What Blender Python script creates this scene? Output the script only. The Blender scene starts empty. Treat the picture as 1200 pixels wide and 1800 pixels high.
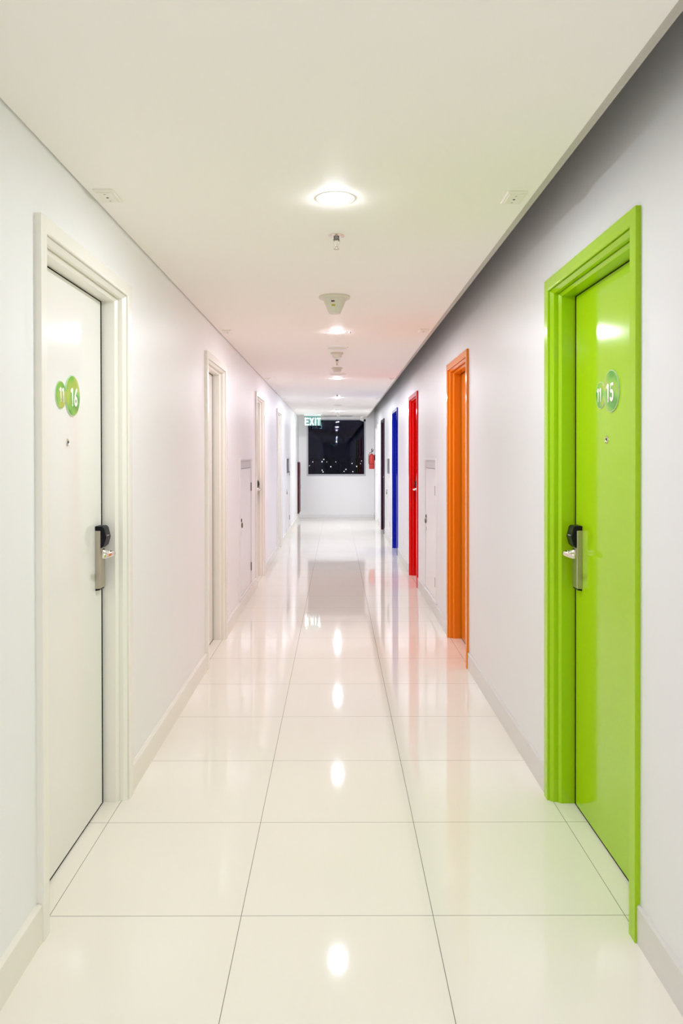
import bpy, bmesh, math
from mathutils import Vector, Matrix

# ------------------------------------------------------------------ camera, world, exposure
SC = bpy.context.scene
COL = SC.collection
F, CX, CY, PITCH, ROLL, YAW = 1318.26, 592.57, 812.54, 0.0069, -0.0014, 0.0010
EYE = 1.435
cd = bpy.data.cameras.new('camera')
cam = bpy.data.objects.new('camera', cd)
COL.objects.link(cam)
cd.sensor_fit = 'HORIZONTAL'
cd.sensor_width = 36.0
cd.lens = F / 1200 * 36.0
cd.shift_x = (600 - CX) / 1200
cd.shift_y = (CY - 900) / 1200
cd.clip_end = 2000
cam.matrix_world = (Matrix.Translation((0, 0, EYE)) @ Matrix.Rotation(-YAW, 4, 'Z')
                    @ Matrix.Rotation(math.pi / 2 - PITCH, 4, 'X') @ Matrix.Rotation(ROLL, 4, 'Z'))
SC.camera = cam

w = bpy.data.worlds.new('night')
SC.world = w
w.use_nodes = True
w.node_tree.nodes['Background'].inputs[0].default_value = (0.10, 0.12, 0.35, 1)
w.node_tree.nodes['Background'].inputs[1].default_value = 0.012
SC.view_settings.view_transform = 'Standard'
SC.view_settings.look = 'None'
SC.view_settings.gamma = 1
SC.view_settings.exposure = 0.0
SC.cycles.max_bounces = 16
SC.cycles.diffuse_bounces = 10
SC.cycles.glossy_bounces = 6
SC.cycles.transparent_max_bounces = 12
SC.cycles.sample_clamp_indirect = 6.0
SC.cycles.caustics_reflective = False
SC.cycles.caustics_refractive = False

LAMP_POWER = 590.0                                # radiance of every ceiling lamp
WARM, MID, COOL = (1.02, 1.035, 1.165), (1.01, 1.055, 1.165), (1.01, 1.04, 1.16)

# ------------------------------------------------------------------ dimensions
WL, WR = 0.888, 0.893            # wall faces left / right of the corridor's middle
FL, FR = 0.868, 0.877            # architrave faces
BL, BR = 0.8726, 0.8835          # skirting faces
LL, LR = 0.971, 0.982            # door leaf faces
CEIL = 2.3793
END, BACK = 17.75, -15.5
EDGE, STRIP = 0.7096, 0.7335     # ceiling edge and its trim on the right

# ------------------------------------------------------------------ materials
def mat(name, col, rough=0.5, spec=0.5, metal=0.0, emit=None, power=0.0, coat=0.0, ior=None):
    m = bpy.data.materials.new(name)
    m.use_nodes = True
    b = m.node_tree.nodes['Principled BSDF']
    b.inputs['Base Color'].default_value = (*col, 1)
    b.inputs['Roughness'].default_value = rough
    b.inputs['Specular IOR Level'].default_value = spec
    b.inputs['Metallic'].default_value = metal
    b.inputs['Coat Weight'].default_value = coat
    b.inputs['Coat Roughness'].default_value = 0.08
    if ior: b.inputs['IOR'].default_value = ior
    if emit:
        b.inputs['Emission Color'].default_value = (*emit, 1)
        b.inputs['Emission Strength'].default_value = power
    return m

def paint(name, col, rough, spec=0.5, bump=0.0, scale=300):
    m = mat(name, col, rough, spec)
    if bump:
        t = m.node_tree; n = t.nodes
        tc = n.new('ShaderNodeTexCoord'); nz = n.new('ShaderNodeTexNoise'); bp = n.new('ShaderNodeBump')
        nz.inputs['Scale'].default_value = scale
        bp.inputs['Strength'].default_value = bump
        bp.inputs['Distance'].default_value = 0.001
        t.links.new(tc.outputs['Object'], nz.inputs['Vector'])
        t.links.new(nz.outputs[0], bp.inputs['Height'])
        t.links.new(bp.outputs[0], n['Principled BSDF'].inputs['Normal'])
    return m

M = {}
M['wall_l'] = paint('white_wall_paint', (0.865, 0.865, 0.865), 0.42, 0.35, 0.05)
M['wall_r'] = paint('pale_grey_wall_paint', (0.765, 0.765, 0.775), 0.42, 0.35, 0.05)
M['ceil'] = paint('ceiling_paint', (0.94, 0.91, 0.865), 0.55, 0.3, 0.03)
M['strip'] = paint('ceiling_edge_shade', (0.52, 0.49, 0.44), 0.6, 0.2)  # base colour darkened for the shadow on the edge strip
M['cavity'] = paint('ceiling_void_paint', (0.25, 0.24, 0.24), 0.8, 0.1)
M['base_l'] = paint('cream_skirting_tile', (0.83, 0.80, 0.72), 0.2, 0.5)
M['base_r'] = paint('shaded_skirting_tile', (0.66, 0.645, 0.62), 0.25, 0.5)  # same tile as the left, greyed to stand for weaker light
M['door_white'] = paint('cream_white_lacquer', (0.84, 0.83, 0.785), 0.10, 0.5)
M['frame_white'] = paint('cream_white_frame_lacquer', (0.86, 0.84, 0.77), 0.25, 0.5)
M['green'] = paint('lime_green_lacquer', (0.36, 0.60, 0.003), 0.11, 0.38)
M['orange'] = paint('orange_lacquer', (0.78, 0.21, 0.004), 0.11, 0.38)
M['red'] = paint('red_lacquer', (0.70, 0.004, 0.003), 0.11, 0.3)
M['blue'] = paint('blue_lacquer', (0.002, 0.014, 0.38), 0.11, 0.25)
M['purple'] = paint('dark_purple_lacquer', (0.028, 0.0008, 0.018), 0.2, 0.4)
M['plainwhite'] = paint('white_lacquer', (0.90, 0.90, 0.90), 0.2, 0.5)
M['gap_shade'] = mat('gap_shade_black', (0.004, 0.006, 0.004), 0.9, 0.1)  # black stands for the shade in the gaps round the doors
M['steel'] = mat('brushed_steel', (0.52, 0.47, 0.38), 0.32, metal=1.0)
M['chrome'] = mat('polished_chrome', (0.82, 0.78, 0.72), 0.12, metal=1.0)
M['black'] = mat('black_plastic', (0.004, 0.004, 0.008), 0.4, 0.2)
M['greydot'] = mat('grey_mark', (0.35, 0.35, 0.4), 0.4)
M['ivory'] = mat('ivory_plastic', (0.70, 0.67, 0.56), 0.4, 0.4)
M['plate'] = mat('ivory_plate_plastic', (0.86, 0.83, 0.74), 0.35, 0.5)
M['wplastic'] = mat('white_plastic', (0.82, 0.82, 0.80), 0.4, 0.4)
M['gplastic'] = mat('grey_plastic', (0.42, 0.41, 0.42), 0.4, 0.4)
M['panel'] = paint('panel_white_paint', (0.82, 0.80, 0.80), 0.3, 0.4)
M['panel_shade'] = mat('panel_top_shade', (0.60, 0.57, 0.57), 0.35, 0.4)  # grey stands for shade at the top of the panel opening
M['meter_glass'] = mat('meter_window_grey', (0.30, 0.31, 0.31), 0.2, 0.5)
M['hinge'] = mat('dull_hinge_metal', (0.20, 0.18, 0.16), 0.5, metal=0.6)
M['brass'] = mat('dull_brass', (0.22, 0.19, 0.12), 0.4, metal=0.6)
M['alu'] = mat('grey_aluminium', (0.50, 0.51, 0.54), 0.4, 0.5, metal=0.1)
M['ext_red'] = mat('extinguisher_red', (0.62, 0.045, 0.035), 0.3, 0.5)
M['cab_red'] = mat('cabinet_red', (0.07, 0.006, 0.012), 0.4, 0.3)
M['grille'] = mat('grille_grey', (0.50, 0.48, 0.48), 0.5, 0.3)
M['grille_dark'] = mat('grille_dark', (0.10, 0.10, 0.10), 0.7, 0.2)
M['numeral'] = mat('white_numeral', (0.92, 0.90, 0.80), 0.35, 0.4)
M['rim'] = mat('badge_rim_pale', (0.55, 0.68, 0.50), 0.2, 0.6)
M['yellow'] = mat('yellow_sticker', (0.65, 0.62, 0.10), 0.5)
M['dred'] = mat('dark_red_print', (0.10, 0.02, 0.04), 0.5)
M['olive'] = mat('olive_print', (0.30, 0.30, 0.04), 0.5)
M['letter'] = mat('lit_letters', (0.9, 1.0, 0.98), 0.5, emit=(0.80, 0.97, 1.0), power=3.6)
M['sign_panel'] = mat('sign_panel_green', (0.16, 0.34, 0.30), 0.3, 0.3, emit=(0.50, 0.85, 0.80), power=0.06)
M['city'] = mat('night_building', (0.02, 0.02, 0.03), 0.9, 0.1)
M['city_ground'] = mat('night_ground', (0.01, 0.01, 0.015), 0.95, 0.1)
M['city_lit'] = mat('lit_city_window', (0.5, 0.5, 0.5), 0.6, emit=(1.0, 0.93, 0.85), power=2.6)
for k, c in (('w', WARM), ('m', MID), ('c', COOL), ('d', COOL)):
    M['lamp_' + k] = mat('lamp_diffuser_' + k, (0.9, 0.9, 0.9), 0.5, emit=c, power=LAMP_POWER * {'w': 1.0, 'm': 1.15, 'c': 1.45, 'd': 2.1}[k])

def floor_mat():
    m = mat('polished_porcelain_tile', (0.82, 0.78, 0.68), 0.045, 0.5, ior=1.39)
    t = m.node_tree; n = t.nodes; L = t.links.new
    b = n['Principled BSDF']
    tc = n.new('ShaderNodeTexCoord'); sp = n.new('ShaderNodeSeparateXYZ')
    L(tc.outputs['Object'], sp.inputs[0])
    outs = []
    for ax, off in (('X', 0.3), ('Y', 2.3367)):
        s = n.new('ShaderNodeMath'); s.operation = 'SUBTRACT'; s.inputs[1].default_value = off
        L(sp.outputs[ax], s.inputs[0])
        p = n.new('ShaderNodeMath'); p.operation = 'PINGPONG'; p.inputs[1].default_value = 0.3
        L(s.outputs[0], p.inputs[0])
        outs.append(p)
    mn = n.new('ShaderNodeMath'); mn.operation = 'MINIMUM'
    L(outs[0].outputs[0], mn.inputs[0]); L(outs[1].outputs[0], mn.inputs[1])
    lt = n.new('ShaderNodeMath'); lt.operation = 'LESS_THAN'; lt.inputs[1].default_value = 0.0011
    L(mn.outputs[0], lt.inputs[0])
    nz = n.new('ShaderNodeTexNoise'); nz.inputs['Scale'].default_value = 2.2; nz.inputs['Detail'].default_value = 5
    L(tc.outputs['Object'], nz.inputs['Vector'])
    base = n.new('ShaderNodeMix'); base.data_type = 'RGBA'
    base.inputs[6].default_value = (0.83, 0.795, 0.70, 1); base.inputs[7].default_value = (0.86, 0.825, 0.745, 1)
    L(nz.outputs[0], base.inputs[0])
    mx = n.new('ShaderNodeMix'); mx.data_type = 'RGBA'
    L(lt.outputs[0], mx.inputs[0]); L(base.outputs[2], mx.inputs[6])
    mx.inputs[7].default_value = (0.24, 0.21, 0.17, 1)
    L(mx.outputs[2], b.inputs['Base Color'])
    return m
M['floor'] = floor_mat()

def badge_mat():
    m = mat('badge_green', (0.3, 0.6, 0.05), 0.12, 0.5)
    t = m.node_tree; n = t.nodes; L = t.links.new
    tc = n.new('ShaderNodeTexCoord'); mp = n.new('ShaderNodeMapping'); nz = n.new('ShaderNodeTexNoise')
    cr = n.new('ShaderNodeValToRGB')
    mp.inputs['Scale'].default_value = (9, 9, 14)
    mp.inputs['Rotation'].default_value = (0.7, 0, 0)
    nz.inputs['Scale'].default_value = 1.3; nz.inputs['Detail'].default_value = 0.5
    e = cr.color_ramp.elements
    e[0].position = 0.36; e[0].color = (0.10, 0.36, 0.04, 1)
    e[1].position = 0.62; e[1].color = (0.42, 0.52, 0.05, 1)
    x = cr.color_ramp.elements.new(0.50); x.color = (0.22, 0.52, 0.05, 1)
    L(tc.outputs['Object'], mp.inputs[0]); L(mp.outputs[0], nz.inputs['Vector'])
    L(nz.outputs[0], cr.inputs[0]); L(cr.outputs[0], n['Principled BSDF'].inputs['Base Color'])
    return m
M['badge'] = badge_mat()

def glass_mat():
    m = bpy.data.materials.new('window_glass'); m.use_nodes = True
    t = m.node_tree; n = t.nodes
    n.remove(n['Principled BSDF'])
    g = n.new('ShaderNodeBsdfGlossy'); g.inputs['Roughness'].default_value = 0.0
    g.inputs['Color'].default_value = (0.75, 0.78, 1.0, 1)
    tr = n.new('ShaderNodeBsdfTransparent'); tr.inputs['Color'].default_value = (0.8, 0.82, 0.9, 1)
    mx = n.new('ShaderNodeMixShader'); mx.inputs[0].default_value = 0.017
    t.links.new(tr.outputs[0], mx.inputs[1]); t.links.new(g.outputs[0], mx.inputs[2])
    t.links.new(mx.outputs[0], n['Material Output'].inputs[0])
    return m
M['glass'] = glass_mat()

# ------------------------------------------------------------------ helpers
def link(name, bm, m, parent=None, loc=None, bevel=0.0, seg=2, smooth=False):
    bmesh.ops.recalc_face_normals(bm, faces=bm.faces[:])
    me = bpy.data.meshes.new(name)
    bm.to_mesh(me); bm.free()
    if smooth:
        for p in me.polygons: p.use_smooth = True
    me.materials.append(M[m])
    o = bpy.data.objects.new(name, me)
    COL.objects.link(o)
    if parent: o.parent = parent
    if loc: o.location = loc
    if bevel:
        b = o.modifiers.new('bevel', 'BEVEL'); b.width = bevel; b.segments = seg
        b.limit_method = 'ANGLE'; b.angle_limit = 0.6
    return o

def tag(o, label=None, cat=None, group=None, kind=None):
    if label: o['label'] = label
    if cat: o['category'] = cat
    if group: o['group'] = group
    if kind: o['kind'] = kind
    return o

def empty(name, loc, label=None, cat=None, group=None, kind=None, rz=0):
    o = bpy.data.objects.new(name, None)
    COL.objects.link(o)
    o.location = loc; o.rotation_euler = (0, 0, rz); o.empty_display_size = 0.1
    return tag(o, label, cat, group, kind)

def box(bm, x0, x1, y0, y1, z0, z1):
    v = [bm.verts.new((x, y, z)) for z in (z0, z1) for y in (y0, y1) for x in (x0, x1)]
    for f in ((0, 1, 3, 2), (4, 6, 7, 5), (0, 4, 5, 1), (2, 3, 7, 6), (0, 2, 6, 4), (1, 5, 7, 3)):
        bm.faces.new([v[i] for i in f])

def lathe(bm, prof, n=40, M4=None):
    """prof: list of (r, z). Spun round z; M4 moves it."""
    rings = []
    for r, z in prof:
        if r < 1e-6:
            rings.append([bm.verts.new((0, 0, z))])
        else:
            rings.append([bm.verts.new((r * math.cos(2 * math.pi * i / n), r * math.sin(2 * math.pi * i / n), z)) for i in range(n)])
    for a, b in zip(rings, rings[1:]):
        for i in range(n):
            j = (i + 1) % n
            if len(a) == 1 and len(b) == 1: continue
            if len(a) == 1: bm.faces.new((a[0], b[i], b[j]))
            elif len(b) == 1: bm.faces.new((a[i], b[0], a[j]))
            else: bm.faces.new((a[i], b[i], b[j], a[j]))
    vs = [v for r in rings for v in r]
    if M4: bmesh.ops.transform(bm, matrix=M4, verts=vs)

def prism(bm, pts, axis, a0, a1):
    """extrude a polygon (list of 2d pts) along axis 'x' or 'y'."""
    def P(p, a):
        return (p[0], a, p[1]) if axis == 'y' else (a, p[0], p[1])
    A = [bm.verts.new(P(p, a0)) for p in pts]; B = [bm.verts.new(P(p, a1)) for p in pts]
    n = len(pts)
    for i in range(n):
        j = (i + 1) % n
        bm.faces.new((A[i], A[j], B[j], B[i]))
    bm.faces.new(A); bm.faces.new(list(reversed(B)))

def tube(bm, pts, radii, n=12):
    pts = [Vector(p) for p in pts]
    if not hasattr(radii, '__len__'): radii = [radii] * len(pts)
    rings = []; up = Vector((0.13, 0.2, 1)).normalized()
    for i, p in enumerate(pts):
        t = (pts[min(i + 1, len(pts) - 1)] - pts[max(i - 1, 0)]).normalized()
        a = t.cross(up).normalized(); b = t.cross(a).normalized()
        rings.append([bm.verts.new(p + (a * math.cos(2 * math.pi * k / n) + b * math.sin(2 * math.pi * k / n)) * radii[i]) for k in range(n)])
    for A, B in zip(rings, rings[1:]):
        for k in range(n):
            bm.faces.new((A[k], A[(k + 1) % n], B[(k + 1) % n], B[k]))
    bm.faces.new(rings[0]); bm.faces.new(list(reversed(rings[-1])))

def copy_tree(o, parent=None):
    c = o.copy(); COL.objects.link(c); c.parent = parent
    for ch in list(o.children): copy_tree(ch, c)
    return c

def arc(cx, cy, r, a0, a1, n=14, sx=1.0):
    return [(cx + sx * r * math.cos(math.radians(a0 + (a1 - a0) * i / n)), cy + r * math.sin(math.radians(a0 + (a1 - a0) * i / n))) for i in range(n + 1)]

STROKES = {
    '1': [[(-0.20, 0.30), (-0.10, 0.36), (0.0, 0.44), (0.03, 0.44), (0.03, 0.0), (0.03, -0.44)]],
    '6': [[(0.16, 0.44), (0.02, 0.30), (-0.12, 0.08), (-0.20, -0.16)] + arc(0.0, -0.22, 0.20, 170, 530, 22)],
    '5': [[(0.20, 0.42), (-0.14, 0.42), (-0.17, 0.10)] + arc(-0.01, -0.18, 0.24, 120, -140, 18, 0.95)],
}
def numeral_bm(text, h, pitch):
    """rounded, slightly raised numerals in the local xz plane, facing -y"""
    bm = bmesh.new()
    n = len(text)
    for i, ch in enumerate(text):
        ox = (i - (n - 1) / 2) * pitch
        for st in STROKES[ch]:
            pts = [(ox + x * h * 0.9, 0.0, z * h) for x, z in st]
            tube(bm, pts, [0.098 * h] * len(pts), 10)
            for e in (pts[0], pts[-1]):
                bmesh.ops.create_uvsphere(bm, u_segments=10, v_segments=6, radius=0.098 * h, matrix=Matrix.Translation(e))
    for v in bm.verts: v.co.y *= 0.25
    return bm

# ------------------------------------------------------------------ layout of the openings
#            side  y0      y1      top     colour        handle  outer
DOORS = [
    (-1, 2.2135, 3.1887, 2.157, 'white', 'far', 'white door marked 11 16 on a green badge, nearest on the left wall'),
    (-1, 5.06, 5.96, 2.157, 'white', 'near', 'white door on the left wall between the 11 16 door and the first access panel'),
    (-1, 8.18, 9.12, 2.157, 'white', 'far', 'white door just beyond the first access panel on the left wall'),
    (-1, 11.10, 12.02, 2.157, 'white', 'near', 'farthest white door on the left wall, before the last access panel'),
    (1, 2.2017, 3.1698, 2.172, 'green', 'far', 'lime green door marked 11 15, nearest on the right wall'),
    (1, 5.06, 5.99, 2.165, 'orange', 'near', 'orange door on the right wall'),
    (1, 8.20, 9.13, 2.160, 'red', 'far', 'bright red door on the right wall'),
    (1, 10.90, 11.86, 2.157, 'blue', 'near', 'blue door on the right wall'),
    (1, 13.93, 14.88, 2.157, 'purple', 'far', 'dark purple door on the right wall'),
    (1, 16.05, 17.02, 2.130, 'plain', 'far', 'white door on the right wall beside the fire extinguisher'),
]

# ------------------------------------------------------------------ shell
bm = bmesh.new(); box(bm, -1.15, 1.15, BACK - 0.2, END + 0.2, -0.1, 0.0)
tag(link('floor', bm, 'floor'), 'polished cream porcelain tile corridor floor', 'floor', kind='structure')

bm = bmesh.new()
prism(bm, [(-1.05, 2.55), (-1.05, 2.392), (-0.880, 2.392), (-0.880, CEIL), (EDGE, CEIL), (EDGE, CEIL + 0.012),
           (0.722, CEIL + 0.012), (0.722, 2.55)], 'y', BACK, END)
tag(link('ceiling', bm, 'ceil'), 'smooth cream painted plasterboard ceiling', 'ceiling', kind='structure')
bm = bmesh.new(); box(bm, EDGE, STRIP, BACK, END, CEIL - 0.001, CEIL + 0.012)
tag(link('trim_1', bm, 'strip'), 'narrow edge trim along the right side of the ceiling, darkened for shade', 'trim', kind='structure')
bm = bmesh.new(); prism(bm, [(0.7215, 2.392), (0.7335, 2.392), (0.7335, 2.80), (1.15, 2.80), (1.15, 2.85), (0.7215, 2.85)], 'y', BACK, END)
tag(link('trim_2', bm, 'cavity'), 'dark ceiling void behind the right edge of the ceiling', 'trim', kind='structure')

def side_wall(name, s, W, top, m, label):
    bm = bmesh.new()
    ds = sorted((d[1] + 0.03, d[2] - 0.03, d[3] - 0.03) for d in DOORS if d[0] == s)
    y = BACK
    def bx(y0, y1, z0, z1):
        xs = sorted((s * W, s * (W + 0.2)))
        box(bm, xs[0], xs[1], y0, y1, z0, z1)
    for a, b, t in ds:
        bx(y, a, 0, top); bx(a, b, t, top); y = b
    bx(y, END, 0, top)
    bmesh.ops.remove_doubles(bm, verts=bm.verts[:], dist=1e-5)
    tag(link(name, bm, m), label, 'wall', kind='structure')
side_wall('wall_left', -1, WL, 2.55, 'wall_l', 'white painted left wall of the corridor')
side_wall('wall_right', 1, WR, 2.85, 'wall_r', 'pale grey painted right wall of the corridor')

# baseboards
def base(name, s, W, B, m, label):
    bm = bmesh.new()
    cuts = sorted((d[1], d[2]) for d in DOORS if d[0] == s)
    y = BACK
    for a, b in cuts + [(END, END)]:
        if a - y > 0.01:
            pts = [(s * (W + 0.002), 0), (s * B, 0), (s * B, 0.108), (s * (B + (W - B) * 0.6), 0.115), (s * (W + 0.002), 0.115)]
            prism(bm, pts, 'y', y, a)
        y = b
    tag(link(name, bm, m), label, 'baseboard', kind='structure')
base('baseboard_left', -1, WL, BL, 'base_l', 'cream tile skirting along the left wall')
base('baseboard_right', 1, WR, BR, 'base_r', 'tile skirting along the right wall, greyed for weaker light')
bm = bmesh.new(); box(bm, -BL, BR, END - 0.010, END, 0, 0.07)
tag(link('baseboard_end', bm, 'wall_r', bevel=0.003), 'low white skirting under the end window', 'baseboard', kind='structure')

# end wall with the window opening
WX0, WX1, WZ0, WZ1 = -0.67, 0.655, 1.03, 2.31
bm = bmesh.new()
box(bm, -1.1, 1.15, END, END + 0.2, -0.1, WZ0 - 0.045)
box(bm, -1.1, 1.15, END, END + 0.2, WZ1 + 0.03, 2.85)
box(bm, -1.1, WX0 - 0.035, END, END + 0.2, WZ0 - 0.045, WZ1 + 0.03)
box(bm, WX1 + 0.035, 1.15, END, END + 0.2, WZ0 - 0.045, WZ1 + 0.03)
tag(link('wall_end', bm, 'wall_l'), 'white wall with the dark window at the far end', 'wall', kind='structure')
bm = bmesh.new(); box(bm, -1.1, 1.15, BACK - 0.2, BACK, -0.1, 2.85)
tag(link('wall_back', bm, 'wall_l'), 'white wall closing the corridor behind the viewpoint', 'wall', kind='structure')

win = empty('window_1', (0, END, WZ0), 'dark square night window in the end wall', 'window', kind='structure')
bm = bmesh.new()
def ring(bm, x0, x1, z0, z1, wx, wzb, wzt, ya, yb):
    box(bm, x0 - wx, x0, ya, yb, z0 - wzb, z1 + wzt); box(bm, x1, x1 + wx, ya, yb, z0 - wzb, z1 + wzt)
    box(bm, x0, x1, ya, yb, z0 - wzb, z0); box(bm, x0, x1, ya, yb, z1, z1 + wzt)
ring(bm, WX0, WX1, 0, WZ1 - WZ0, 0.035, 0.045, 0.03, -0.008, 0.05)
link('window_frame', bm, 'alu', win, bevel=0.002)
bm = bmesh.new(); box(bm, WX0, WX1, 0.020, 0.024, 0, WZ1 - WZ0)
link('glass_pane', bm, 'glass', win)

# ------------------------------------------------------------------ doors
def add_lock(root, s, lc, yl, W, leafd, hinge_dir):
    """steel lock case with black card reader and lever; yl = centre along the corridor; hinge_dir = -1 lever points to -y"""
    def X(d): return s * (d - W)
    hw = 0.032
    d0 = leafd
    def prof_prism(bm, prof, ya, yb):
        prism(bm, [(X(d0 - dd), z) for dd, z in prof], 'y', ya, yb)
    bm = bmesh.new(); prof_prism(bm, [(-0.002, 0.904), (0.020, 0.906), (0.022, 0.910), (0.022, 1.140), (-0.002, 1.140)], yl - hw, yl + hw)
    case = link('lock_case', bm, 'steel', root, bevel=0.003); case['label'] = 'brushed steel lock case'
    bm = bmesh.new(); prof_prism(bm, [(-0.001, 0.897), (0.017, 0.900), (0.019, 0.9045), (-0.001, 0.9045)], yl - hw + 0.003, yl + hw - 0.003)
    link('bottom_cap', bm, 'black', case)
    bm = bmesh.new()
    prof_prism(bm, [(-0.001, 1.158), (0.028, 1.158), (0.036, 1.150), (0.045, 1.112), (0.036, 1.080), (0.0225, 1.068), (0.0225, 1.1405), (-0.001, 1.1405)],
               yl - hw - 0.001, yl + hw + 0.001)
    rd = link('card_reader', bm, 'black', case, bevel=0.003)
    bm = bmesh.new(); xs = sorted((X(d0 - 0.0425), X(d0 - 0.0465)))
    box(bm, xs[0], xs[1], yl - 0.022, yl + 0.006, 1.118, 1.121)
    link('indicator', bm, 'greydot', case)
    # lever
    zl = 1.046; yh = yl + 0.004
    bm = bmesh.new()
    lathe(bm, [(0.0, 0), (0.019, 0), (0.019, 0.006), (0.012, 0.010), (0.012, 0.028), (0.0105, 0.032), (0.0, 0.032)], 24,
          Matrix.Translation((X(d0 - 0.020), yh, zl)) @ Matrix.Rotation(-s * math.pi / 2, 4, 'Y'))
    path = [(0.045, 0.0), (0.056, -0.001), (0.064, -0.009), (0.066, -0.026), (0.064, -0.055), (0.060, -0.085), (0.053, -0.108)]
    th = [0.010, 0.010, 0.010, 0.0075, 0.006, 0.005, 0.004]
    hh = [0.011, 0.011, 0.0115, 0.0115, 0.011, 0.010, 0.008]
    rings = []
    for i, (dd, yy) in enumerate(path):
        a = path[max(i - 1, 0)]; b = path[min(i + 1, len(path) - 1)]
        t = Vector((b[0] - a[0], b[1] - a[1])).normalized(); nrm = Vector((-t.y, t.x))
        r = []
        for k in range(12):
            an = 2 * math.pi * k / 12
            off = nrm * (math.cos(an) * th[i]); zz = math.sin(an) * hh[i]
            r.append(bm.verts.new((X(d0 - (dd + off.x)), yh + hinge_dir * (yy + off.y), zl + zz - 0.02 * max(0, -yy) * 0.5)))
        rings.append(r)
    for A, B in zip(rings, rings[1:]):
        for k in range(12): bm.faces.new((A[k], A[(k + 1) % 12], B[(k + 1) % 12], B[k]))
    bm.faces.new(rings[0]); bm.faces.new(list(reversed(rings[-1])))
    lv = link('lever_handle', bm, 'chrome', case, smooth=True); lv['label'] = 'chrome lever handle'

def add_badge(root, s, W, leafd, y_small, y_big, text_big, zc):
    def X(d): return s * (d - W)
    R = Matrix.Rotation(-s * math.pi / 2, 4, 'Y')
    def disc(bm, yy, zz, r, h0, h1):
        lathe(bm, [(0, 0), (r, 0), (r, h0), (r * 0.93, h1), (r * 0.5, h1 + 0.0012), (0, h1 + 0.0016)], 56,
              Matrix.Translation((X(leafd), yy, zz)) @ R)
    bm = bmesh.new(); disc(bm, y_small, zc, 0.0475, 0.003, 0.0045); disc(bm, y_big, zc + 0.006, 0.0725, 0.005, 0.0065)
    b = link('number_badge', bm, 'badge', root, smooth=False)
    b['label'] = 'round green number badge of two overlapping discs'
    bm = bmesh.new()
    for yy, zz, r, h in ((y_small, zc, 0.0475, 0.0028), (y_big, zc + 0.006, 0.0725, 0.0048)):
        lathe(bm, [(r, 0), (r + 0.0022, 0), (r + 0.0022, h), (r, h)], 56, Matrix.Translation((X(leafd), yy, zz)) @ R)
    link('badge_rim', bm, 'rim', b)
    # numerals face the corridor; from the corridor left-to-right is +y on the left wall and -y on the right wall
    rz = math.pi / 2 if s < 0 else -math.pi / 2
    for txt, yy, h, p, dd in (('11', y_small, 0.050, 0.024, 0.0065), (text_big, y_big, 0.066, 0.036, 0.0085)):
        nb = numeral_bm(txt, h, p)
        bmesh.ops.transform(nb, matrix=Matrix.Translation((X(leafd - dd), yy, zc + 0.001)) @ Matrix.Rotation(rz, 4, 'Z'), verts=nb.verts[:])
        link('numeral', nb, 'numeral', b, smooth=True)

def make_door(i, s, y0, y1, top, colour, handle, label):
    W, Fd, Ld = (WL, FL, LL) if s < 0 else (WR, FR, LR)
    yc = (y0 + y1) / 2
    fm = {'white': 'frame_white', 'plain': 'plainwhite'}.get(colour, colour)
    lm = {'white': 'door_white', 'plain': 'plainwhite'}.get(colour, colour)
    root = empty('door_%d' % i, (s * W, yc, 0), label, 'door', kind='structure')
    a, b = y0 - yc, y1 - yc
    def X(d): return s * (d - W)
    prof = [(0.0, W + 0.001), (0.0, Fd), (0.045, Fd), (0.048, Fd + 0.003), (0.048, Fd + 0.015), (0.051, Fd + 0.015), (0.051, Fd + 0.009),
            (0.060, Fd + 0.020), (0.063, Fd + 0.023), (0.063, Fd + 0.045), (0.0665, Fd + 0.045), (0.0665, Fd + 0.040), (0.073, Fd + 0.047), (0.077, Fd + 0.051), (0.077, Ld + 0.045),
            (0.031, Ld + 0.045), (0.031, W + 0.001)]
    bm = bmesh.new()
    cols = []
    for sp, d in prof:
        cols.append([bm.verts.new((X(d), a + sp, 0)), bm.verts.new((X(d), a + sp, top - sp)),
                     bm.verts.new((X(d), b - sp, top - sp)), bm.verts.new((X(d), b - sp, 0))])
    n = len(cols)
    for k in range(n):
        A, B = cols[k], cols[(k + 1) % n]
        for q in range(3): bm.faces.new((A[q], B[q], B[q + 1], A[q + 1]))
    for q in (0, 3): bm.faces.new([c[q] for c in cols])
    link('door_frame', bm, fm, root, bevel=0.0008)
    g = 0.018
    la, lb, lt = a + 0.077 + 0.004, b - 0.077 - g, top - 0.077 - 0.005
    xs = sorted((X(Ld), X(Ld + 0.04)))
    bm = bmesh.new(); box(bm, xs[0], xs[1], la, lb, 0.007, lt)
    link('door_leaf', bm, lm, root, bevel=0.0015)
    # black strips painted for the shade in gaps round and under the leaf
    bm = bmesh.new(); xs = sorted((X(Ld + 0.0015), X(Ld + 0.044)))
    box(bm, xs[0], xs[1], b - 0.077 - g, b - 0.0765, 0, lt + 0.005)
    box(bm, xs[0], xs[1], a + 0.0765, a + 0.081, 0, lt + 0.005)
    box(bm, xs[0], xs[1], a + 0.0765, b - 0.0765, lt, top - 0.0765)
    box(bm, xs[0], xs[1], la, lb, 0.0002, 0.007)
    link('gap_shade', bm, 'gap_shade', root)['label'] = 'black strip standing for the shaded gap'
    if handle == 'far':
        add_lock(root, s, None, b - 0.077 - 0.066, W, Ld, 1)
    else:
        add_lock(root, s, None, a + 0.077 + 0.062, W, Ld, -1)
    return root, W, Ld

roots = []
for i, d in enumerate(DOORS):
    roots.append(make_door(i + 1, *d))

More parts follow.
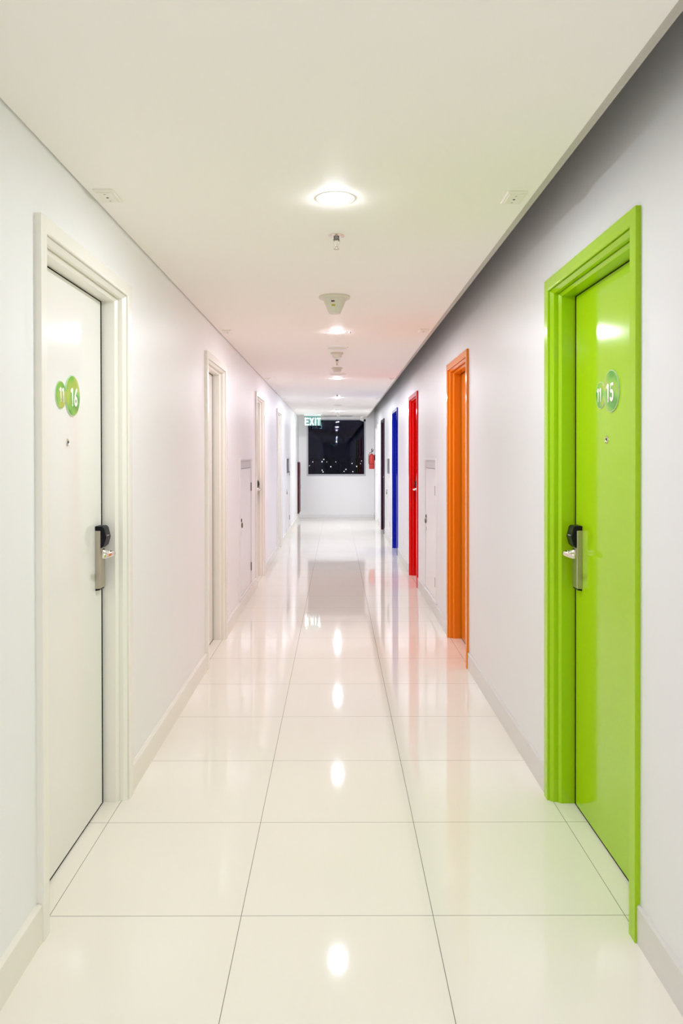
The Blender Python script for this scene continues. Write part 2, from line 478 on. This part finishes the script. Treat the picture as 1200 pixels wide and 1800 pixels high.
def peephole(root, s, W, Ld, y, z):
    bm = bmesh.new()
    lathe(bm, [(0, 0), (0.0135, 0), (0.0135, 0.003), (0.0095, 0.004), (0.0075, 0.002), (0, 0.002)], 24,
          Matrix.Translation((s * (Ld - W), y, z)) @ Matrix.Rotation(-s * math.pi / 2, 4, 'Y'))
    p = link('peephole', bm, 'chrome', root)
    bm = bmesh.new()
    lathe(bm, [(0, 0), (0.0065, 0), (0.006, 0.0035), (0, 0.004)], 16,
          Matrix.Translation((s * (Ld - W), y, z)) @ Matrix.Rotation(-s * math.pi / 2, 4, 'Y'))
    link('lens', bm, 'black', p)

r, W_, L_ = roots[0]; yc = r.location.y
add_badge(r, -1, W_, L_, 2.640 - yc, 2.755 - yc, '16', 1.655)
peephole(r, -1, W_, L_, 2.708 - yc, 1.489)
r, W_, L_ = roots[4]; yc = r.location.y
add_badge(r, 1, W_, L_, 2.785 - yc, 2.673 - yc, '15', 1.663)
peephole(r, 1, W_, L_, 2.722 - yc, 1.497)

# ------------------------------------------------------------------ access panels (inner opening y0..y1)
def access_panel(s, y0, y1, label, head, lock_far, big):
    W = WL if s < 0 else WR
    yc = (y0 + y1) / 2
    root = empty('access_panel', (s * W, yc, 0.10), label, 'access panel', group='service access panels on the walls')
    a, b = y0 - yc, y1 - yc
    z0, z1 = 0.045, 1.305          # local heights (root stands at 0.10 m)
    def xb(d0, d1): return sorted((-s * d0, -s * d1))
    bm = bmesh.new(); x = xb(-0.001, 0.013)
    fw = 0.030
    box(bm, x[0], x[1], a - fw, a, z0 - 0.022, z1 + 0.022); box(bm, x[0], x[1], b, b + fw, z0 - 0.022, z1 + 0.022)
    box(bm, x[0], x[1], a, b, z0 - 0.022, z0); box(bm, x[0], x[1], a, b, z1, z1 + 0.022)
    link('panel_frame', bm, 'panel', root, bevel=0.0015)
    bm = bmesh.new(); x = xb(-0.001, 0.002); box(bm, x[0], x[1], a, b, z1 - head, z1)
    h = link('top_band', bm, 'meter_glass' if big else 'panel_shade', root); h['label'] = 'grey band: painted shade on near panels, meter window on far ones'  # near panels: grey painted for the shaded top of the opening
    bm = bmesh.new(); x = xb(-0.001, 0.0045); box(bm, x[0], x[1], a + 0.004, b - 0.004, z0 + 0.004, z1 - head - 0.006)
    link('panel_door', bm, 'panel', root, bevel=0.001)
    bm = bmesh.new(); x = xb(-0.001, 0.001); box(bm, x[0], x[1], a, b, z0, z1)
    link('panel_gap_shade', bm, 'hinge', root)  # dark sheet put in as the shade showing round the panel door
    hy = a + 0.012 if lock_far else b - 0.012
    for zz in (0.99, 0.17):
        bm = bmesh.new(); x = xb(0.002, 0.014)
        lathe(bm, [(0, 0), (0.006, 0), (0.006, 0.085), (0, 0.085)], 12, Matrix.Translation((-s * 0.009, hy, zz)))
        link('hinge', bm, 'hinge', root)
    ly = b - 0.05 if lock_far else a + 0.07
    bm = bmesh.new()
    x = xb(0.004, 0.012); box(bm, x[0], x[1], ly - 0.012, ly + 0.012, 0.735, 0.765)
    lk = link('hasp_lock', bm, 'black', root, bevel=0.002)
    bm = bmesh.new()
    lathe(bm, [(0, -0.026), (0.010, -0.024), (0.017, -0.010), (0.016, 0.010), (0.009, 0.024), (0, 0.026)], 20,
          Matrix.Translation((-s * 0.014, ly, 0.705)) @ Matrix.Diagonal((0.5, 1, 1, 1)))
    link('padlock_body', bm, 'brass', lk, smooth=True)
    bm = bmesh.new(); x = xb(0.003, 0.006); box(bm, x[0], x[1], ly - 0.012, ly - 0.008, 0.61, 0.645)
    link('keyhole', bm, 'hinge', root)
    return root
access_panel(-1, 6.87, 7.73, 'nearer white access panel on the left wall, after the second white door', 0.075, False, False)
access_panel(1, 6.70, 7.47, 'nearer pale access panel between the orange and red doors', 0.075, True, False)
access_panel(-1, 13.15, 14.02, 'far white access panel near the left end, with grey header window', 0.25, False, True)
access_panel(1, 12.45, 13.22, 'far access panel between the blue and purple doors, grey header window', 0.25, True, True)

# ------------------------------------------------------------------ ceiling lamps
def make_lamp(k):
    root = empty('downlight', (0, 0, CEIL))
    bm = bmesh.new()
    lathe(bm, [(0.0515, 0.001), (0.070, 0.001), (0.070, -0.001), (0.0515, -0.0015), (0.0515, 0.001)], 48)
    link('trim_ring', bm, 'wplastic', root, smooth=False)
    bm = bmesh.new()
    prof = [(0.051, -0.001)] + [(0.051 * math.cos(a), -0.0015 - 0.0055 * math.sin(a)) for a in [math.radians(t) for t in range(0, 90, 9)]] + [(0, -0.0070)]
    lathe(bm, prof, 32)
    link('diffuser', bm, 'lamp_' + k, root, smooth=True)
    return root
LAMPS = [(-0.003, 2.745, 'w', 'nearest round ceiling downlight'), (0.005, 5.665, 'w', 'second ceiling downlight, just before the ceiling speaker disc'),
         (0.010, 9.01, 'm', 'third ceiling downlight, beyond both smoke detectors and speakers'), (0.015, 11.95, 'c', 'fourth ceiling downlight counting from the front'),
         (0.018, 15.41, 'd', 'farthest ceiling downlight, before the air grille'),
         (0, -0.30, 'w', 'ceiling downlight behind the viewpoint, closest'), (0, -3.3, 'w', 'ceiling downlight behind the viewpoint, second'),
         (0, -6.3, 'w', 'ceiling downlight behind the viewpoint, third'), (0, -9.3, 'w', 'ceiling downlight behind the viewpoint, fourth'),
         (0, -12.3, 'w', 'ceiling downlight behind the viewpoint, farthest back')]
protos = {}
for x, y, k, lb in LAMPS:
    if k in protos: o = copy_tree(protos[k])
    else: o = protos[k] = make_lamp(k)
    o.location = (x, y, CEIL)
    tag(o, lb, 'ceiling light', 'round downlights along the ceiling')

# ------------------------------------------------------------------ sprinklers
def make_sprinkler():
    root = empty('sprinkler', (0, 0, CEIL))
    bm = bmesh.new(); lathe(bm, [(0, 0.001), (0.034, 0.001), (0.034, -0.002), (0.022, -0.006), (0, -0.006)], 32)
    link('escutcheon', bm, 'chrome', root, smooth=False)
    bm = bmesh.new(); lathe(bm, [(0, -0.005), (0.012, -0.005), (0.012, -0.016), (0.009, -0.018), (0, -0.018)], 20)
    link('nozzle', bm, 'hinge', root)
    for s in (-1, 1):
        bm = bmesh.new(); tube(bm, [(s * 0.011, 0, -0.016), (s * 0.011, 0, -0.026), (s * 0.004, 0, -0.042), (s * 0.002, 0, -0.050)], [0.0025] * 4, 8)
        link('yoke_arm', bm, 'steel', root, smooth=True)
    bm = bmesh.new(); lathe(bm, [(0, -0.049), (0.004, -0.049), (0.004, -0.054), (0.012, -0.056), (0.012, -0.058), (0, -0.058)], 20)
    link('deflector', bm, 'steel', root)
    return root
sp = make_sprinkler()
for k, (x, y, lb) in enumerate([(0.001, 3.205, 'chrome sprinkler head behind the nearest downlight'),
                                (0.006, 7.24, 'sprinkler head in front of the small smoke detectors'),
                                (0.012, 11.40, 'small sprinkler head before the fourth downlight'),
                                (0.018, 15.08, 'farthest sprinkler head, before the last downlight')]):
    o = sp if k == 0 else copy_tree(sp)
    o.location = (x, y, CEIL); tag(o, lb, 'sprinkler', 'sprinkler heads along the ceiling')

# smoke detectors
def make_detector(r0, r1, h, stickers=False):
    root = empty('smoke_detector', (0, 0, CEIL))
    bm = bmesh.new(); lathe(bm, [(0, 0.001), (r0, 0.001), (r0, -0.009), (r0 * 0.96, -0.013), (r0 * 0.78, -0.015), (0, -0.015)], 48)
    link('base_ring', bm, 'ivory', root, smooth=False)
    bm = bmesh.new(); lathe(bm, [(0, -0.013), (r0 * 0.76, -0.014), (r0 * 0.74, -0.020), (r1, -h + 0.006), (r1 * 0.93, -h), (0, -h)], 48)
    hd = link('sensor_head', bm, 'ivory', root, smooth=False)
    if stickers:
        # two small stickers on the side facing down the corridor towards the entrance
        ang = math.atan2(h - 0.026, r0 * 0.74 - r1)
        for name, m, z, x0, x1, dz in (('warning_mark', 'dred', -0.038, -0.020, 0.000, 0.004), ('yellow_sticker', 'yellow', -0.060, -0.018, 0.004, 0.0055)):
            f = (-z - 0.020) / (h - 0.026); rr = r0 * 0.74 + (r1 - r0 * 0.74) * f + 0.0005
            bm = bmesh.new(); n = 6
            for q in range(n):
                xa, xb_ = x0 + (x1 - x0) * q / n, x0 + (x1 - x0) * (q + 1) / n
                vs = []
                for xx, zz in ((xa, z - dz), (xb_, z - dz), (xb_, z + dz), (xa, z + dz)):
                    rz = rr + (zz - z) / (h - 0.026) * (r0 * 0.74 - r1)
                    vs.append(bm.verts.new((xx, -math.sqrt(rz * rz - xx * xx) - 0.0006, zz)))
                bm.faces.new(vs)
            bmesh.ops.remove_doubles(bm, verts=bm.verts[:], dist=1e-6)
            o = link(name, bm, m, hd)
            sm = o.modifiers.new('thick', 'SOLIDIFY'); sm.thickness = 0.0006
            if name == 'yellow_sticker':
                bm = bmesh.new()
                for q in range(5):
                    xx = x0 + 0.003 + q * 0.0038
                    box(bm, xx, xx + 0.0024, -rr - 0.0022, -rr + 0.004, z - 0.0022, z + 0.0022)
                link('print', bm, 'olive', hd)
    return root
o = make_detector(0.092, 0.036, 0.100, True); o.location = (-0.010, 4.42, CEIL)
tag(o, 'large ivory smoke detector cone with a yellow sticker', 'smoke detector', 'smoke detectors on the ceiling')
d2 = make_detector(0.058, 0.040, 0.045)
for k, (x, y, lb) in enumerate([(0.006, 6.80, 'small ivory smoke detector right behind the first speaker disc'),
                                (0.008, 7.93, 'small smoke detector behind the second sprinkler head')]):
    o = d2 if k == 0 else copy_tree(d2)
    o.location = (x, y, CEIL); tag(o, lb, 'smoke detector', 'smoke detectors on the ceiling')

# ceiling speakers
def make_speaker():
    root = empty('ceiling_speaker', (0, 0, CEIL))
    bm = bmesh.new(); lathe(bm, [(0.078, 0.001), (0.096, 0.001), (0.095, -0.004), (0.086, -0.010), (0.078, -0.008), (0.078, 0.001)], 48)
    link('rim_ring', bm, 'wplastic', root)
    bm = bmesh.new(); lathe(bm, [(0, 0.0), (0.080, 0.0), (0.080, -0.007), (0.05, -0.010), (0, -0.011)], 48)
    link('grille', bm, 'ivory', root)
    return root
s0 = make_speaker()
for k, (x, y, lb) in enumerate([(0.008, 6.45, 'round ceiling speaker disc just behind the second downlight'),
                                (0.014, 8.52, 'round ceiling speaker disc just before the third downlight'),
                                (0.022, 13.64, 'flat round ceiling speaker disc between the last two downlights')]):
    o = s0 if k == 0 else copy_tree(s0)
    o.location = (x, y, CEIL); tag(o, lb, 'speaker', 'round speakers on the ceiling')

# blanking plates
def make_plate():
    root = empty('cover_plate', (0, 0, CEIL))
    bm = bmesh.new(); box(bm, -0.036, 0.036, -0.062, 0.062, -0.008, 0.001)
    link('plate_body', bm, 'plate', root, bevel=0.004)
    bm = bmesh.new(); box(bm, -0.027, 0.027, -0.050, 0.050, -0.0105, -0.007)
    link('raised_face', bm, 'plate', root, bevel=0.002)
    bm = bmesh.new(); lathe(bm, [(0, -0.010), (0.0045, -0.010), (0.0045, -0.0115), (0, -0.0115)], 16)
    link('centre_hole', bm, 'black', root)
    for s in (-1, 1):
        bm = bmesh.new(); lathe(bm, [(0, -0.010), (0.0035, -0.010), (0.0030, -0.0115), (0, -0.0118)], 12, Matrix.Translation((0, s * 0.034, 0)))
        link('screw', bm, 'gplastic', root)
    return root
p0 = make_plate()
PL = [(-0.822, 2.705, 'nearest cover plate on the left edge of the ceiling, above the 11 16 door'), (-0.815, 5.63, 'second cover plate along the left edge of the ceiling'),
      (-0.822, 9.00, 'third cover plate along the left edge of the ceiling'), (-0.828, 12.04, 'farthest cover plate along the left edge of the ceiling'),
      (0.645, 2.728, 'nearest cover plate on the right edge of the ceiling, by the green door'), (0.650, 5.59, 'second cover plate along the right edge of the ceiling'),
      (0.660, 9.02, 'third cover plate along the right edge of the ceiling'), (0.658, 12.07, 'fourth cover plate along the right edge of the ceiling'),
      (0.660, 15.52, 'farthest cover plate along the right edge of the ceiling')]
for k, (x, y, lb) in enumerate(PL):
    o = p0 if k == 0 else copy_tree(p0)
    o.location = (x, y, CEIL); tag(o, lb, 'cover plate', 'cover plates along the ceiling edges')

# small ceiling hook beside the second downlight
bm = bmesh.new(); lathe(bm, [(0, 0.001), (0.007, 0.001), (0.006, -0.006), (0.003, -0.012), (0, -0.012)], 16)
tag(link('indicator_stud', bm, 'hinge', loc=(0.103, 5.67, CEIL)), 'tiny dark stud on the ceiling right of the second downlight', 'stud')

# air grille
g = empty('air_grille', (0.03, 17.05, CEIL), 'grey linear air grille on the ceiling before the end window', 'air grille')
bm = bmesh.new()
for x0, x1 in ((-0.33, -0.03), (0.05, 0.33)):
    box(bm, x0, x1, -0.16, -0.13, -0.014, 0.001); box(bm, x0, x1, 0.13, 0.16, -0.014, 0.001)
    box(bm, x0, x0 + 0.025, -0.13, 0.13, -0.014, 0.001); box(bm, x1 - 0.025, x1, -0.13, 0.13, -0.014, 0.001)
link('grille_frame', bm, 'grille', g, bevel=0.002)
for x0, x1 in ((-0.30, -0.06), (0.08, 0.30)):
    for q in range(7):
        y = -0.12 + q * 0.036
        bm = bmesh.new(); box(bm, x0 - 0.006, x1 + 0.006, y, y + 0.012, -0.011, -0.003)
        link('louvre_blade', bm, 'grille', g)
bm = bmesh.new()
box(bm, -0.306, -0.054, -0.131, 0.131, -0.002, 0.0005); box(bm, 0.074, 0.306, -0.131, 0.131, -0.002, 0.0005)
link('duct_back', bm, 'grille_dark', g)

# ------------------------------------------------------------------ exit signs
LET = {'E': [(0, .20, 0, 1), (0, 1, 0, .15), (0, .9, .425, .575), (0, 1, .85, 1)], 'T': [(0, 1, .85, 1), (.40, .60, 0, 1)]}
def letters(bm, x0, x1, z0, z1, ya, yb, mirror=False):
    Wt = x1 - x0; H = z1 - z0
    lay = [('E', 0.0, 0.23), ('X', 0.29, 0.56), ('I', 0.635, 0.69), ('T', 0.765, 1.0)]
    for ch, a, b in lay:
        def bx(p0, p1, q0, q1):
            u0, u1 = a + (b - a) * p0, a + (b - a) * p1
            X0, X1 = x0 + Wt * u0, x0 + Wt * u1
            if mirror: X0, X1 = x0 + x1 - X1, x0 + x1 - X0
            box(bm, X0, X1, ya, yb, z0 + H * q0, z0 + H * q1)
        if ch == 'X':
            t = 0.21
            for flip in (0, 1):
                pts = [(0, 0), (t, 0), (1, 1), (1 - t, 1)]
                if flip: pts = [(1 - p, q) for p, q in pts]
                P2 = []
                for p, q in pts:
                    xx = x0 + Wt * (a + (b - a) * p)
                    if mirror: xx = x0 + x1 - xx
                    P2.append((xx, z0 + H * q))
                prism(bm, P2, 'y', ya + 0.0001 * flip, yb + 0.0001 * flip)
        elif ch == 'I': bx(0, 1, 0, 1)
        else:
            for p0, p1, q0, q1 in LET[ch]: bx(p0, p1, q0, q1)
def exit_sign(x, y, label):
    root = empty('exit_sign', (x, y, CEIL), label, 'exit sign', 'lit exit signs under the ceiling')
    bm = bmesh.new(); box(bm, -0.19, 0.19, -0.028, 0.028, -0.030, 0.001)
    link('housing', bm, 'wplastic', root, bevel=0.003)
    bm = bmesh.new(); box(bm, -0.183, 0.183, -0.006, 0.006, -0.245, -0.029)
    link('sign_panel', bm, 'sign_panel', root, bevel=0.001)
    bm = bmesh.new(); letters(bm, -0.168, 0.178, -0.232, -0.075, -0.008, -0.006)
    link('lettering', bm, 'letter', root)
    bm = bmesh.new(); letters(bm, -0.178, 0.168, -0.232, -0.075, 0.006, 0.008, True)
    link('lettering', bm, 'letter', root)
    return root
exit_sign(-0.53, 16.70, 'lit EXIT sign hanging before the left side of the end window')
exit_sign(-0.16, -14.4, 'lit EXIT sign far behind the viewpoint, seen mirrored in the window glass')

# security camera
c = empty('security_camera', (0.60, 17.45, CEIL), 'small white security camera under the ceiling at the window corner', 'camera')
bm = bmesh.new(); lathe(bm, [(0, 0.001), (0.048, 0.001), (0.048, -0.030), (0.042, -0.045), (0, -0.045)], 28)
link('mount', bm, 'wplastic', c)
bm = bmesh.new(); tube(bm, [(-0.03, 0.02, -0.066), (0.05, -0.07, -0.095)], [0.032, 0.032], 20)
link('body', bm, 'wplastic', c, smooth=False)
bm = bmesh.new(); tube(bm, [(0.049, -0.069, -0.0947), (0.058, -0.079, -0.098)], [0.029, 0.026], 20)
link('lens_cover', bm, 'black', c)

# fire extinguisher
e = empty('fire_extinguisher', (0.812, 17.3, 1.16), 'red fire extinguisher hung on the right wall beside the end window', 'fire extinguisher')
bm = bmesh.new(); lathe(bm, [(0, 0), (0.056, 0), (0.062, 0.008), (0.062, 0.285), (0.056, 0.312), (0.040, 0.332), (0.022, 0.345), (0.018, 0.352), (0, 0.352)], 36)
link('cylinder', bm, 'ext_red', e, smooth=True)
bm = bmesh.new(); lathe(bm, [(0.062, 0.108), (0.0632, 0.108), (0.0632, 0.116), (0.062, 0.116)], 36)
link('strap_band', bm, 'black', e)
bm = bmesh.new(); lathe(bm, [(0, 0.350), (0.020, 0.350), (0.020, 0.365), (0.012, 0.372), (0.012, 0.395), (0, 0.395)], 20)
vv = link('valve', bm, 'chrome', e)
bm = bmesh.new()
prism(bm, [(-0.012, 0.385), (0.012, 0.385), (0.030, 0.405), (0.052, 0.452), (0.044, 0.456), (0.018, 0.418), (-0.010, 0.416)], 'y', -0.008, 0.008)
prism(bm, [(-0.012, 0.420), (0.010, 0.422), (0.016, 0.470), (0.006, 0.474), (-0.012, 0.440)], 'y', -0.008, 0.008)
link('handle', bm, 'black', vv, bevel=0.001)
bm = bmesh.new(); tube(bm, [(-0.010, -0.01, 0.38), (-0.045, -0.02, 0.375), (-0.066, -0.02, 0.33), (-0.070, -0.02, 0.24), (-0.069, -0.02, 0.12)], 0.006, 10)
link('hose', bm, 'black', e, smooth=True)
bm = bmesh.new(); box(bm, 0.060, 0.083, -0.02, 0.02, 0.20, 0.33)
link('bracket', bm, 'black', e)

# fire hose cabinet
h = empty('hose_cabinet', (-WL, 17.33, 0.15), 'red fire hose cabinet seen edge on against the left wall end', 'cabinet')
bm = bmesh.new(); box(bm, 0.0008, 0.034, -0.30, 0.30, 0, 1.17)
link('cabinet_body', bm, 'cab_red', h, bevel=0.003)
bm = bmesh.new(); box(bm, 0.034, 0.042, -0.285, 0.285, 0.02, 1.15)
dr = link('cabinet_door', bm, 'cab_red', h, bevel=0.002)
bm = bmesh.new(); box(bm, 0.042, 0.050, 0.20, 0.225, 0.55, 0.63)
link('door_pull', bm, 'chrome', dr, bevel=0.002)

# wall outlet
u = empty('wall_outlet', (WR, 10.02, 0.32), 'small white socket low on the right wall between the red and blue doors', 'socket')
bm = bmesh.new(); box(bm, -0.009, 0.001, -0.060, 0.060, -0.046, 0.046)
link('socket_plate', bm, 'wplastic', u, bevel=0.003)
bm = bmesh.new(); box(bm, -0.0105, -0.008, -0.040, 0.040, -0.028, 0.028)
link('socket_face', bm, 'wplastic', u, bevel=0.001)

# ------------------------------------------------------------------ the night city outside
bm = bmesh.new(); box(bm, -400, 400, 40, 900, -41, -40)
tag(link('city_ground', bm, 'city_ground'), 'dark city ground far below the window', 'ground', kind='structure')
# far buildings 300 m off: centre x, half width, roof z, lit windows (x, z, size), label
CITY = [(-10.2, 1.9, -0.2, [(-9.5, -0.5, .30), (-10.8, -2.0, .26)], 'far dark block at the left edge of the window with two lights'),
        (-5.6, 2.2, 1.0, [(-5.1, 0.5, .34), (-5.8, -0.4, .40), (-5.75, -3.8, .36), (-5.4, -4.5, .34), (-3.9, -0.5, .2)], 'far block with a column of bright lights, left of the window middle'),
        (-1.3, 1.6, 0.4, [(-2.3, -2.4, .40), (-0.3, -0.5, .24)], 'far block under the window middle with one bright light'),
        (3.4, 1.7, -0.3, [(3.75, -3.5, .36), (3.0, -4.3, .28)], 'far low block right of the window middle'),
        (6.8, 1.4, 0.2, [(6.5, -4.4, .30), (6.2, -1.1, .30), (8.05, -2.3, .36)], 'far block towards the right of the window with three lights'),
        (10.4, 1.6, 1.2, [(10.0, -0.1, .24), (9.6, -1.2, .22)], 'far dark block at the right edge of the window')]
for x, hw, top, lits, lb in CITY:
    root = empty('distant_building', (x, 300, -40), lb, 'building', 'night buildings beyond the window')
    bm = bmesh.new(); box(bm, -hw, hw, 0, 12, 0, top + 40); box(bm, -hw * 0.5, hw * 0.4, 2, 9, top + 40, top + 41)
    link('tower', bm, 'city', root)
    for wx, wz, sz in lits:
        bm = bmesh.new(); box(bm, wx - x - sz / 2, wx - x + sz / 2, -0.3, 0.01, 40 + wz - sz / 2, 40 + wz + sz / 2)
        link('lit_window', bm, 'city_lit', root)
